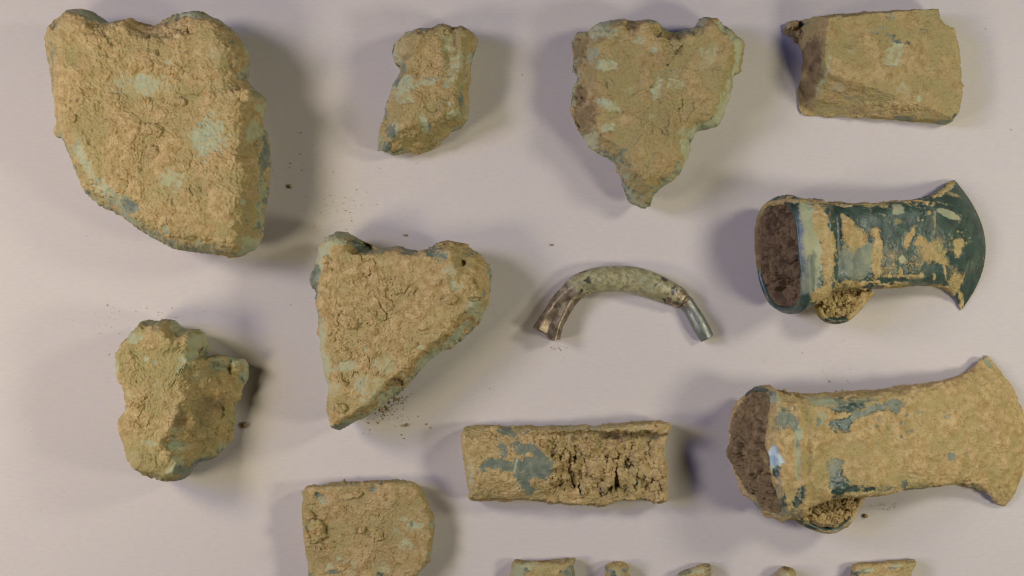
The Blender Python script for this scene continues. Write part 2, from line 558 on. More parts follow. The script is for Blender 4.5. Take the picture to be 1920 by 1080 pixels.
# ------------------------------------------------------------------ the card everything lies on
def board():
    me = bpy.data.meshes.new('tabletop')
    x0, x1, y0, y1, h = -0.55, 0.55, -0.55, 0.42, -0.003
    v = [(x0, y0, 0), (x1, y0, 0), (x1, y1, 0), (x0, y1, 0), (x0, y0, h), (x1, y0, h), (x1, y1, h), (x0, y1, h)]
    f = [(0, 1, 2, 3), (7, 6, 5, 4), (0, 4, 5, 1), (1, 5, 6, 2), (2, 6, 7, 3), (3, 7, 4, 0)]
    me.from_pydata(v, [], f)
    me.materials.append(BOARD)
    o = bpy.data.objects.new('tabletop', me)
    scene.collection.objects.link(o)
    o['kind'] = 'structure'
    o['label'] = 'pale pinkish grey card under all the finds'
board()

# ------------------------------------------------------------------ 1 large slab of earth-caked metal, upper left
pts, tr = Z(40, 0, 2.077)
o, P, at = lump('ingot_fragment', pts([
    (92,140),(105,105),(150,65),(180,40),(210,36),(270,40),(310,60),(345,88),(365,88),(430,78),(460,82),(495,103),(530,98),(575,70),
    (620,55),(690,48),(730,60),(790,85),(825,115),(850,150),(885,195),(888,235),(880,300),(895,325),(930,360),(950,390),(945,440),
    (942,480),(965,560),(970,650),(962,740),(945,800),(935,870),(930,930),(915,965),(880,985),(845,995),(760,990),(690,982),(610,970),
    (560,950),(500,918),(440,880),(400,850),(350,825),(300,800),(240,745),(220,700),(195,650),(180,600),(160,550),(135,520),(135,470),
    (125,400),(110,320),(95,230),(90,180)]), (290, 245), 150, zo=72, R=44, tuck=0.10, seed=1.3, tone=0.30,
    facets=[(472, 195, 456, 460, 142, 0.75), (110, 240, 100, 60, 146, 1.1), (290, 440, 115, 255, 146, 1.0)],
    bumps=[(460, 180, 30, 22, 9), (300, 40, 60, 30, -14), (466, 285, 14, 34, -8), (440, 185, 30, 26, 6), (150, 120, 60, 90, 6), (430, 330, 40, 80, 5), (270, 160, 60, 40, -5)],
    patches=[(430,335,90,45,10,'p',0.62),(520,330,70,45,0,'p',0.6),(735,535,60,75,20,'p',0.95),(700,520,30,30,0,'p',1),(590,700,55,42,0,'p',0.75),
             (235,600,28,75,-15,'q',0.8),(255,640,22,55,-20,'p',0.8),(310,725,60,28,35,'p',0.9),(400,795,75,22,20,'q',0.9),(440,805,30,22,0,'g',.6),
             (930,420,22,24,0,'p',0.9),(895,500,18,50,15,'p',0.8),(880,950,45,26,-30,'p',0.95),(865,785,12,16,0,'p',1),(565,895,16,16,0,'q',1),
             (575,250,12,12,0,'p',.8),(690,58,75,14,5,'p',.9),(280,56,70,18,15,'q',.9),(115,230,14,90,0,'g',.6),(860,140,14,60,-30,'p',.8),
             (755,200,30,25,0,'p',.5),(935,600,14,60,0,'g',.6),(950,760,10,60,10,'g',.7),(125,330,16,60,0,'p',.6),(140,95,30,22,-40,'d',.5)],
    tr=tr, rim=(19, 0.95), facet_n=14, facet_k=18)
tag(o, 'largest earth-caked slab of corroded metal with a notch in its top edge', 'ingot fragment')
for x, y, rx, ry, rot, h, s in ((285, 243, 24, 14, 10, 6, 4.1), (336, 192, 15, 9, 0, 5, 5.2), (290, 285, 16, 12, 20, 4, 6.6), (140, 222, 9, 8, 0, 5, 7.1),
                                (454, 180, 15, 14, 0, 7, 3.6), (225, 350, 14, 12, 30, 4, 8.4)):
    clod(o, P, x, y, rx, ry, rot, h, s)

# ------------------------------------------------------------------ 2 small waisted lump, top
pts, tr = Z(660, 0, 3.373)
o, P, at = lump('metal_lump', pts([
    (245,250),(270,225),(330,195),(385,180),(430,175),(500,168),(530,155),(575,145),(620,162),(660,175),(700,165),(745,185),(785,215),
    (795,250),(785,310),(765,370),(745,450),(740,520),(725,570),(730,640),(738,690),(730,740),(700,790),(650,815),(615,830),(585,870),
    (540,905),(480,945),(430,965),(370,965),(310,970),(250,975),(225,955),(160,945),(148,900),(150,850),(170,790),(190,700),(205,650),
    (230,600),(255,530),(280,490),(300,440),(280,400),(262,380),(245,330),(240,290)]), (805, 165), 92, zo=36, R=26, tuck=0.08, seed=2.4, tone=0.7, base={'brown': 0.10},
    facets=[(738, 252, 760, 140, 88, 2.2), (868, 210, 742, 248, 88, 1.8), (868, 20, 868, 250, 86, 1.4)],
    bumps=[(875, 75, 16, 28, 7), (846, 95, 14, 45, -6), (770, 75, 24, 18, 6), (800, 135, 40, 14, -5)], facet_k=9,
    patches=[(300,500,40,30,0,'g',1),(330,620,55,50,0,'p',.8),(340,540,60,45,0,'p',.8),(260,820,40,60,-25,'p',.85),(240,830,26,55,-20,'g',.7),
             (640,430,55,110,25,'p',.75),(480,520,80,30,-20,'p',.7),(600,255,34,28,0,'q',.7),(600,310,40,30,0,'p',.7),(600,540,22,18,0,'q',.8),(470,790,30,38,10,'g',.8),
             (640,720,70,32,0,'p',.8),(690,640,14,70,0,'g',.8),(290,280,50,60,0,'p',.6),(210,900,36,26,0,'g',.8),(450,770,25,55,0,'p',.7),(200,700,20,50,-20,'g',.7),
             (610,660,16,14,0,'p',1),(320,420,26,40,0,'g',.7)],
    tr=tr, rim=(13, 0.9), step=1.4)
tag(o, 'small waisted lump with greenish earth between the two large fragments of the top row', 'metal lump')

# ------------------------------------------------------------------ 3 heart-shaped fragment
pts, tr = Z(1020, 10, 2.633)
o, P, at = lump('ingot_fragment', pts([
    (145,160),(170,130),(215,122),(260,95),(300,78),(350,70),(400,72),(440,78),(500,70),(560,85),(600,110),(640,130),(700,118),(750,105),
    (780,70),(830,65),(880,90),(930,125),(975,160),(990,190),(985,240),(970,310),(940,350),(935,400),(915,460),(890,530),(870,570),
    (840,600),(790,615),(755,620),(740,650),(715,690),(705,740),(690,790),(670,840),(630,875),(590,905),(555,930),(540,950),(525,985),
    (495,998),(455,985),(420,960),(405,915),(385,860),(365,810),(330,770),(280,735),(225,690),(190,640),(160,590),(145,530),(140,480),
    (140,400),(160,360),(145,310),(138,270),(150,220)]), (1215, 175), 112, zo=48, R=34, tuck=0.10, seed=3.7, tone=0.75, base={'brown': 0.14},
    facets=[(1113, 262, 1117, 40, 106, 2.0), (1178, 318, 1112, 245, 102, 1.9), (1385, 60, 1350, 240, 106, 1.4)],
    bumps=[(1265, 52, 40, 18, -16), (1125, 70, 26, 20, 5), (1120, 120, 24, 20, 4), (1130, 200, 26, 20, 4), (1185, 50, 10, 20, -6), (1092, 165, 12, 10, -8), (1092, 215, 16, 18, -8)],
    patches=[(290,120,60,55,0,'p',.75),(305,300,60,26,10,'p',1),(240,240,30,40,0,'q',.8),(320,495,60,28,25,'p',1),(310,605,36,26,0,'p',.9),(550,425,26,65,15,'p',.95),
             (465,180,30,18,0,'p',.9),(540,225,24,20,0,'p',.7),(800,260,55,60,0,'p',.6),(930,160,18,60,-25,'p',.95),(960,230,24,80,5,'p',.85),(880,470,26,90,15,'p',.75),
             (810,595,55,22,-15,'p',.95),(690,625,40,20,0,'p',.7),(690,720,24,60,0,'p',.6),(630,340,36,26,0,'g',.5),(395,725,24,22,0,'g',.7),(640,390,50,30,0,'p',.6),
             (250,650,45,35,0,'p',.6),(440,420,40,20,-20,'p',.5),(530,560,30,20,0,'p',.5),(200,380,26,26,0,'p',.5),(890,110,50,22,30,'p',.7),(640,880,40,20,-40,'p',.7),
             (185,420,34,55,0,'b',.6),(210,540,50,70,0,'b',.55),(180,200,34,80,0,'b',.5),(430,95,34,26,0,'b',.5)],
    tr=tr, rim=(18, 0.95), facet_n=12, facet_k=16, relief=dict(big=5.0, plate=1.8, gran=1.7, fine=1.0, crack=2.2))
tag(o, 'heart shaped earth-caked fragment with turquoise patches and a blunt lower point', 'ingot fragment')

# ------------------------------------------------------------------ 4 blade fragment, top right
pts, tr = Z(1440, 0, 4.155)
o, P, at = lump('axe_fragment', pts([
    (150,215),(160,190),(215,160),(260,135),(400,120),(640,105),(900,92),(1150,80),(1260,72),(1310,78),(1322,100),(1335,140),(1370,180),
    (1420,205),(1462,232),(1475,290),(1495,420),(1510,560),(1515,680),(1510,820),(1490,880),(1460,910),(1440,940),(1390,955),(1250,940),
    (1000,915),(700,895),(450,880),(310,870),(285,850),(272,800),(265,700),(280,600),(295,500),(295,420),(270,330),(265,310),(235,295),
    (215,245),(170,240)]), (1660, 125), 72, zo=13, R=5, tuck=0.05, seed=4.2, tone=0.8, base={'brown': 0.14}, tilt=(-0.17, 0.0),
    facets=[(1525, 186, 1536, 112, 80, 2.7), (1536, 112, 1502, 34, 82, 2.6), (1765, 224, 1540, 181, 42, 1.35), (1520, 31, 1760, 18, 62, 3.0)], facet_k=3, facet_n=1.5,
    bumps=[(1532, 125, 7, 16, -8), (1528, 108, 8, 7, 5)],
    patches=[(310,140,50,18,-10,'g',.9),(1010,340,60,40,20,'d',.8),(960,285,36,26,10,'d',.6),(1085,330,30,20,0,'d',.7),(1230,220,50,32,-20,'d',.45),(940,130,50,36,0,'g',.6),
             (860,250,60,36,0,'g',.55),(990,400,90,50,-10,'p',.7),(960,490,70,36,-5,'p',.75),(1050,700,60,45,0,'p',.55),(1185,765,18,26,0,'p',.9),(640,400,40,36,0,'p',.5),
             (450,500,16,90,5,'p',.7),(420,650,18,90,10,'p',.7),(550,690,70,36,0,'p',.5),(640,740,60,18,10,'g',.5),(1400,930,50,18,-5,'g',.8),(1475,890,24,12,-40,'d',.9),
             (700,830,240,20,5,'g',.45),(1100,890,90,16,3,'g',.7),(1250,90,60,16,0,'p',.5),(350,420,60,130,15,'b',.85),(340,650,60,150,12,'b',.75),(350,530,14,14,0,'b',1),(270,250,26,50,0,'b',.6)],  # brown earth on the sloping broken end, strengthened to paint in its shade
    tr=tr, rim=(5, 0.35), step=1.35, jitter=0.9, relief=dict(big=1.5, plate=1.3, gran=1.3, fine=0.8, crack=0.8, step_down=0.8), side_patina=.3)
tag(o, 'flat square-ended axe blade fragment in dull yellowish earth with one broken sloping end', 'axe fragment')
clod(o, P, 1488, 47, 13, 8, -30, 10, 4.9, 0.1)
clod(o, P, 1500, 64, 7, 6, 60, 9, 5.9, 0.0, 0.3)

# ------------------------------------------------------------------ socketed axes
def catmull(u, knots, vals):
    vals = np.asarray(vals, float)
    out = []
    for x in u:
        i = int(np.clip(np.searchsorted(knots, x) - 1, 0, len(knots) - 2))
        t = (x - knots[i]) / (knots[i + 1] - knots[i])
        m = lambda k: (vals[min(k + 1, len(vals) - 1)] - vals[max(k - 1, 0)]) / (knots[min(k + 1, len(vals) - 1)] - knots[max(k - 1, 0)])
        h = knots[i + 1] - knots[i]
        a, b = vals[i], vals[i + 1]
        out.append((2 * t ** 3 - 3 * t ** 2 + 1) * a + (t ** 3 - 2 * t ** 2 + t) * h * m(i) + (-2 * t ** 3 + 3 * t ** 2) * b + (t ** 3 - t ** 2) * h * m(i + 1))
    return np.array(out)

def axe(stations, conv, slant, ridges, patches, tr, seed, base, plug_proud, loop_pts, loop_r, loop_soil, tone, relief, loop_z=58, socket_zref=80, rows=210, cols=300,
        plug_patches=(), plug_relief=None, plug_size=0.935, loop_patches=(), plug_brown=1.0):
    """Stations from mouth to cutting edge: upper outline xy, lower outline xy, bulge of the middle, top height, underside, squareness."""
    st = [s for s in stations]
    U = np.array([[s[0], s[1]] for s in st], float)
    Lw = np.array([[s[2], s[3]] for s in st], float)
    zt = np.array([s[5] for s in st], float)
    zb = np.array([s[6] for s in st], float)
    Up = np.stack([lift(conv([p])[0], 0.5 * (a + b)) for p, a, b in zip(U, zt, zb)])
    Lp = np.stack([lift(conv([p])[0], 0.5 * (a + b)) for p, a, b in zip(Lw, zt, zb)])
    sc = tr(0, 0)[2]
    bulge = np.array([s[4] for s in st], float) * sc
    ex = np.array([s[7] for s in st], float)
    mid = 0.5 * (Up + Lp)
    kn = np.concatenate([[0], np.cumsum(np.linalg.norm(np.diff(mid, axis=0), axis=1) + np.abs(np.diff(bulge)) + 1)])
    u = np.linspace(0, kn[-1], rows)
    cols_v = [catmull(u, kn, v) for v in (Up[:, 0], Up[:, 1], Lp[:, 0], Lp[:, 1], bulge, zt, zb, ex)]
    P = np.zeros((rows, cols, 3), np.float32)
    V = np.zeros((rows, cols))
    ph = np.linspace(0, 2 * np.pi, 1600)
    for r in range(rows):
        ux, uy, lx, ly, bl, t_, b_, n = [c[r] for c in cols_v]
        a = np.sign(np.cos(ph)) * np.abs(np.cos(ph)) ** (2 / n)
        b = np.sign(np.sin(ph)) * np.abs(np.sin(ph)) ** (2 / n)
        hw = 0.5 * math.hypot(ux - lx, uy - ly)
        hz = max(0.5 * (t_ - b_), 0.6)
        l = np.concatenate([[0], np.cumsum(np.hypot(np.diff(a * hw), np.diff(b * hz)))])
        s = np.linspace(0, l[-1], cols, endpoint=False)
        a = np.interp(s, l, a)
        b = np.interp(s, l, b)
        v = 0.5 + 0.5 * a
        V[r] = v
        fade = 1 - r / (rows - 1)
        P[r, :, 0] = lerp(ux, lx, v) + bl * (1 - a * a) + slant * b * fade
        P[r, :, 1] = lerp(uy, ly, v)
        P[r, :, 2] = 0.5 * (t_ + b_) + hz * b
    P[-1, :, 2] = P[-1, :, 2].mean()
    N = grid_normals(P)
    # raised mouldings round the mouth
    prof = sum(h * np.exp(-((u - c) / w) ** 2) for c, w, h in ridges)
    P = P + N * prof[:, None, None]
    # mouth: rim, then the inside of the socket
    ring = P[0]
    cen = ring.mean(0)
    inward = (P[14].mean(0) - cen)
    inward /= np.linalg.norm(inward)
    front = []
    for k, dep in ((0.30, 30), (0.86, 30), (0.895, 26), (0.90, 9), (0.915, 2), (0.94, -1.2), (0.975, -1.0)):
        front.append(cen + (ring - cen) * k + inward * dep)
    full = np.concatenate([np.array(front), P]).astype(np.float32)
    at = new_attrs(full.shape[:2], tone, **base)
    def t2(px, py):
        q = tr(px, py)
        c = lift(q[:2], 110 - 100 * np.clip((q[0] - 1500) / 350, 0, 1))
        return c[0], c[1], q[2]
    apply_patches(at, full, patches, t2, seed, film=0.62 if base['pat'] > 0.5 else 0.36, dusty=base['pat'] < 0.5)
    if base['pat'] > 0.5:      # thin film of dry earth, specks and scratches on the bare corrosion
        film = sstep(0.12, 0.55, fbm(full / 7 + 3, 4, 0.65)) * sstep(-0.25, 0.25, fbm(full / 60 + 9, 3))
        at['pat'] = at['pat'] * (1 - 0.62 * film)
        at['pale'] = np.clip(at['pale'] + 0.22 * np.clip(fbm(full / 45 + 33, 4), 0, 1), 0, 1)
    N = grid_normals(full)
    dsp = earth_relief(full, at, seed, **relief)
    thin = np.clip((full[..., 2]) / 8, 0.12, 1)
    full = full + N * (dsp * thin)[..., None]
    full[..., 2] = np.maximum(full[..., 2], 0)
    org = (mid[0, 0] + 60, 0.5 * (mid[0, 1] + mid[-1, 1]), 0)
    root = bpy.data.objects.new('socketed_axe', None)
    scene.collection.objects.link(root)
    root.location = ((org[0] - 960) * S, (540 - org[1]) * S, 0)
    root.empty_display_size = 0.01
    body = grid_object('axe_body', full, at, org, root, poles=(True, False))
    # packed earth in the mouth
    rr = np.linspace(0, 1, 72)[1:]
    disc = cen + (ring[None] - cen) * plug_size * rr[:, None, None] - inward * plug_proud * np.sqrt(np.clip(1 - rr ** 3, 0, 1))[:, None, None] + inward * 5
    back = cen + (ring[None] - cen) * 0.86 + inward * 24
    disc = np.concatenate([disc, back]).astype(np.float32)
    at2 = new_attrs(disc.shape[:2], 0.1, brown=plug_brown)
    if plug_patches:
        apply_patches(at2, disc, plug_patches, t2, seed + 2)
    Nn = grid_normals(disc)
    if (Nn[:60] * -inward).sum() < 0:
        Nn = -Nn
    fade = np.concatenate([sstep(1.02, 0.86, rr), [0]])
    dd = earth_relief(disc, at2, seed + 4, **(plug_relief))
    dd = np.minimum(dd, 9.0)
    disc = disc + Nn * (dd * fade[:, None])[..., None]
    grid_object('soil_plug', disc, at2, (cen[0], cen[1], cen[2]), root)
    # side loop
    lp = np.array([lift(conv([p[:2]])[0], loop_z) for p in loop_pts])
    path = smooth_loop(lp, 1.6, closed=False)
    path3 = np.concatenate([path, np.full((len(path), 1), loop_z)], 1)
    tn = np.gradient(path3, axis=0)
    tn /= np.linalg.norm(tn, axis=1, keepdims=True)
    sd = np.stack([-tn[:, 1], tn[:, 0], 0 * tn[:, 0]], -1)
    ang = np.linspace(0, 2 * np.pi, 44, endpoint=False)
    tube = path3[:, None] + sd[:, None] * (np.cos(ang) * loop_r)[None, :, None] + np.array([0, 0, 1.0]) * (np.sin(ang) * loop_r * 1.9)[None, :, None]
    tube = tube.astype(np.float32)
    at3 = new_attrs(tube.shape[:2], tone, pat=0.25, pale=0.6)
    apply_patches(at3, tube, loop_patches, t2, seed + 1)
    Nt = grid_normals(tube)
    tube = tube + Nt * earth_relief(tube, at3, seed + 6, big=1.2, plate=1.0, gran=1.0, fine=0.6, crack=0.5, step_down=0.6)[..., None]
    grid_object('loop', tube, at3, (path3[len(path) // 2, 0], path3[len(path) // 2, 1], loop_z), root)
    so = conv(loop_soil)
    lump('loop_soil', so, so.mean(0), loop_z + 16, zo=loop_z - 4, R=11, tuck=0.1, tone=0.12, seed=seed + 9, step=1.3, rim=None, parent=root, z0=0,
         relief=dict(big=3, plate=2.0, gran=2.4, fine=1.6, crack=2, clods=6, clod_size=16))
    return root, body, full

pts, tr = Z(1380, 310, 3.272)
axe_a, body, P = axe(
    [(240,212,310,892,-25,168,0,2.9),(300,208,355,892,-15,168,0,3.1),(380,212,410,878,-8,165,0,3.5),(450,226,470,815,0,158,0,3.8),(600,238,600,772,0,143,0,4.2),
     (800,236,800,758,0,120,0,4.5),(950,226,950,746,5,102,0,4.5),(1080,209,1080,741,20,84,0,4.4),(1180,179,1200,744,60,66,0,4),(1250,139,1285,764,105,46,0,3.6),
     (1300,103,1342,815,148,24,0,3.2),(1340,90,1380,890,172,5,1,2.5)],
    pts, 24, [(15, 11, 7.0), (66, 7, 4.0), (84, 10, -4.0), (112, 6, 1.5)],
    [(470,370,50,110,0,'s',.95),(520,520,44,120,0,'s',.8),(520,640,34,90,0,'s',.95),(430,310,50,30,0,'s',.7),(615,360,26,40,-10,'s',1),(640,410,46,90,-28,'s',.85),(700,465,60,46,0,'s',.75),
     (640,520,60,50,0,'s',.42),(815,430,34,26,0,'s',.9),(825,480,22,60,0,'s',.85),(822,590,30,110,0,'s',.75),(822,670,20,45,0,'s',.9),(960,285,36,26,-10,'q',.8),(960,360,40,22,0,'s',.5),
     (1030,440,16,60,30,'s',.8),(1010,480,20,50,10,'s',.5),(1090,480,30,30,0,'s',.85),(1140,530,90,60,40,'s',.62),(1140,540,40,26,20,'s',.8),(1220,570,60,30,35,'s',.8),(1200,490,60,70,0,'s',.45),(1184,360,7,90,5,'s',.75),(1150,300,14,14,0,'s',.9),
     (1340,475,50,24,-18,'s',.9),(1330,520,26,40,0,'s',.75),(1330,500,70,70,0,'s',.35),(1340,720,50,40,-10,'s',.9),(1320,690,60,80,0,'s',.45),(1290,310,80,20,15,'q',.9),(1270,290,40,10,20,'q',.9),(1330,185,60,18,15,'s',.5),
     (1400,850,22,36,10,'s',.8),(1330,110,30,22,-30,'s',.8),(1260,160,90,12,-28,'s',.95),(1250,640,8,60,-15,'s',.7),(1385,800,18,24,0,'s',.7),(1410,600,6,40,10,'s',.4),(1390,660,6,50,25,'s',.4),
     (1000,690,160,10,0,'s',.5),(1060,680,60,5,0,'s',.8),(1105,680,12,16,0,'s',.9),(970,660,12,24,0,'s',.9),(1190,690,9,20,0,'s',.9),(900,650,60,40,0,'s',.4),(980,585,16,16,0,'p',.5),(920,560,60,50,0,'s',.38),(1060,600,70,50,0,'s',.4),
     (640,745,120,34,-4,'s',1),(560,770,60,50,0,'s',.9),(900,742,280,12,0,'s',1),(520,810,90,50,0,'s',1),(600,238,320,10,2,'s',.8),(900,238,380,9,-2,'s',.9),(440,230,120,12,3,'s',.9),
     (405,480,30,200,0,'q',.85),(395,300,30,60,0,'q',.7),(450,560,24,150,0,'q',.6),(560,745,22,20,0,'d',.9),(580,420,18,160,2,'d',.75),(600,640,24,80,0,'d',.7),(410,690,34,110,10,'g',.7),(350,850,80,30,-15,'d',.7),
     (700,600,110,70,0,'g',.18),(250,222,90,16,0,'s',.95),(200,270,50,40,-40,'s',.6),(195,450,42,190,0,'b',.75),(200,800,60,40,30,'b',.4),(1270,760,90,12,12,'s',.9),(1330,800,12,40,30,'s',.8)],
    tr, 5.1, {'pat': 1.0, 'pale': 0.06}, 3,
    [(505,868),(525,915),(560,945),(610,955),(665,945),(715,910),(750,865),(785,815),(830,775)], 7.0,
    [(490,830),(530,780),(600,750),(690,740),(780,760),(790,800),(745,850),(700,905),(640,925),(570,925),(520,890)],
    0.25, dict(big=1.9, plate=1.2, gran=1.5, fine=1.2, crack=1.0, step_down=0.8), loop_z=60,
    loop_patches=[(620,950,90,26,0,'d',.8),(740,890,40,60,30,'s',.8)], plug_relief=dict(big=5, plate=4.0, gran=2.0, fine=1.8, crack=0, clods=20, clod_size=44, clod_gap=0.11))
tag(axe_a, 'dark green socketed axe with flared edge, scratched and only partly covered in earth', 'axe head')

pts, tr = Z(1330, 640, 2.769)
axe_b, body, P = axe(
    [(262,242,335,910,-92,172,0,3.0),(310,248,370,912,-50,174,0,3.4),(360,264,410,900,-20,170,0,4),(430,276,460,850,0,162,0,4.5),(520,276,560,815,0,150,0,5),
     (700,268,790,795,0,130,0,5),(900,255,900,777,0,110,0,5),(1050,235,1050,764,0,95,0,5),(1200,209,1200,748,12,78,0,4.6),(1300,184,1320,744,50,60,0,4),
     (1370,145,1440,795,90,40,0,3.4),(1410,95,1495,842,130,22,0,3),(1440,75,1535,857,160,7,1,2.5)],
    pts, 22, [(16, 9, 6.0), (62, 5, 4.0), (76, 8, -2)],
    [(640,430,60,28,10,'d',.95),(700,390,60,26,-35,'d',.9),(780,360,70,22,-25,'g',.9),(700,325,120,22,-5,'g',.75),(830,340,90,18,-15,'g',.85),(940,320,50,26,-10,'g',.9),
     (930,350,24,20,0,'g',.8),(620,660,40,60,-5,'g',.9),(630,730,50,50,10,'g',.9),(690,750,60,20,10,'g',.8),(640,785,45,22,0,'d',.6),(980,730,24,26,10,'g',.9),(860,750,90,14,5,'g',.6),
     (1215,590,24,24,30,'g',1),(1290,580,14,12,0,'g',.7),(1190,385,24,18,0,'g',.6),(960,415,14,12,0,'g',.9),(890,445,12,12,0,'g',.8),(830,435,18,12,0,'g',.7),(1005,460,26,14,0,'g',.7),(960,490,12,12,0,'g',.8),(1050,370,30,20,0,'g',.6),(990,375,14,14,0,'g',.8),
     (545,390,30,30,0,'q',.7),(345,395,40,60,20,'g',.85),(560,300,90,20,-4,'g',.6),(700,300,160,16,-4,'g',.7),(860,395,40,30,0,'g',.5),(690,345,80,16,-10,'d',.5),(650,715,40,50,10,'d',.6),(760,750,70,14,0,'d',.7),(520,470,16,60,10,'g',.4),(425,580,14,130,0,'p',.9),(410,420,24,60,-35,'p',.8),(440,790,26,70,15,'d',.85),(345,830,24,60,5,'d',.8),(300,600,30,80,-8,'w',1),(315,670,26,30,0,'d',.9),
     (330,740,12,60,0,'q',.7),(270,285,60,45,-30,'g',.8),(330,300,26,26,0,'p',.7),(370,400,50,70,20,'g',.45),(260,880,60,26,10,'d',.7),(350,880,90,26,5,'g',.6),(250,260,60,20,-30,'d',.6),
     (1435,95,20,60,-30,'q',.85),(1330,240,40,30,0,'p',.35),(1615,290,14,50,10,'p',.9),(1060,770,80,10,0,'g',.6),(1200,745,160,8,0,'g',.6),(1400,770,80,14,30,'g',.6),(560,310,60,20,0,'q',.45),(1110,490,20,20,0,'p',.4),(900,540,30,30,0,'p',.25)],
    tr, 6.8, {'pat': 0.0, 'pale': 0.0}, 18,
    [(420,905),(480,930),(530,958),(590,978),(640,980),(690,955),(730,915),(765,850),(790,805)], 6.5,
    [(470,900),(500,850),(560,825),(640,810),(720,805),(755,830),(735,880),(690,935),(640,962),(580,955),(520,930)],
    0.15, dict(big=2.2, plate=1.8, gran=1.6, fine=1.1, crack=2.2, step_down=1.8), loop_z=62,
    loop_patches=[(620,975,90,18,0,'d',1),(700,930,30,60,35,'g',.7),(520,950,60,20,20,'d',.6)], plug_relief=dict(big=6, plate=4.0, gran=2.0, fine=1.8, crack=4, clods=12, clod_size=40, clod_gap=0.08), plug_brown=0.7, plug_size=0.965)
tag(axe_b, 'socketed axe almost wholly coated in tan earth, lying below the green axe', 'axe head')

# ------------------------------------------------------------------ 7 triangular fragment
pts, tr = Z(550, 410, 2.512)
o, P, at = lump('ingot_fragment', pts([
    (78,290),(90,240),(110,190),(125,140),(140,110),(180,75),(220,58),(270,72),(320,95),(370,120),(400,140),(450,135),(500,132),(560,140),
    (610,142),(660,120),(700,108),(760,108),(810,125),(860,160),(900,195),(930,235),(938,290),(930,350),(920,410),(890,460),(850,520),
    (800,565),(750,605),(690,640),(640,680),(600,720),(540,775),(500,820),(460,850),(400,900),(340,940),(290,960),(250,985),(210,1000),
    (180,985),(165,950),(155,890),(160,840),(165,800),(150,740),(140,680),(130,620),(125,550),(115,470),(105,410),(100,350),(85,320)]),
    (735, 590), 130, zo=60, R=24, tuck=0.10, seed=7.7, tone=0.12,
    facets=[(898, 560, 655, 790, 128, 2.2), (835, 462, 898, 560, 126, 0.75), (590, 450, 720, 470, 124, 0.0)][:2],
    bumps=[(676, 464, 24, 12, -30), (630, 442, 34, 16, 2), (867, 492, 5, 5, -12), (890, 560, 12, 5, -10), (742, 718, 9, 7, -14), (886, 580, 20, 14, 5), (845, 520, 14, 50, 4)],
    patches=[(200,90,80,40,-15,'q',.9),(130,190,30,80,15,'p',.85),(95,290,26,60,5,'g',.85),(310,130,50,26,25,'g',.9),(150,150,50,30,-30,'p',.8),(540,150,45,22,5,'g',.85),(680,165,55,34,20,'g',.8),
             (760,320,34,26,0,'p',.9),(740,240,34,36,0,'p',.6),(850,425,36,46,25,'p',1),(830,160,40,26,20,'g',.6),(790,520,60,18,-42,'p',.9),(740,580,50,18,-45,'p',1),(650,645,75,18,-30,'p',.95),(610,680,36,22,-30,'p',1),
             (350,930,110,14,-30,'p',1),(270,960,60,22,-25,'p',.8),(440,830,60,14,-38,'p',.8),(220,985,40,18,0,'g',.7),(135,560,18,80,5,'p',.8),(150,680,30,60,0,'p',.8),(210,700,60,30,0,'p',.6),(270,690,50,20,0,'p',.7),
             (420,690,55,45,30,'p',.65),(380,780,60,50,0,'p',.55),(310,770,36,36,0,'p',.5),(340,860,60,36,-30,'p',.55),(190,800,36,40,0,'p',.6),(600,605,18,12,0,'p',.9),(345,615,10,10,0,'p',.9),
             (520,240,60,50,0,'p',.25),(350,230,40,30,0,'p',.3),(330,150,44,22,20,'g',.6),(480,775,36,18,-10,'b',.5)],
    tr=tr, rim=(14, 0.9), relief=dict(big=3.0, plate=1.8, gran=2.0, fine=1.0, crack=3.2))
tag(o, 'triangular fragment in tan earth with a turquoise rim along its sloping edge', 'ingot fragment')
for x, y, rx, ry, rot, h, s in ((612, 487, 10, 8, 0, 5, 2.9), (655, 605, 18, 12, 20, 3, 6.3), (845, 560, 12, 10, 0, 4, 9.3), (640, 765, 11, 9, 0, 5, 3.3)):
    clod(o, P, x, y, rx, ry, rot, h, s)

# ------------------------------------------------------------------ 8 two-faced lump, lower left
def ridge_z(x, y, d, Ht):
    rp = lift([(392, 600), (383, 640), (372, 668), (344, 692), (343, 743), (326, 797), (309, 833), (327, 870), (345, 905), (350, 940)], 128)
    xr = np.interp(y, rp[:, 1], rp[:, 0]) + 9 * fbm(np.stack([x, y, 0 * x + 4], -1) / 30, 4)
    s = x - xr
    return smin(Ht, 130 - 1.12 * s, 7)

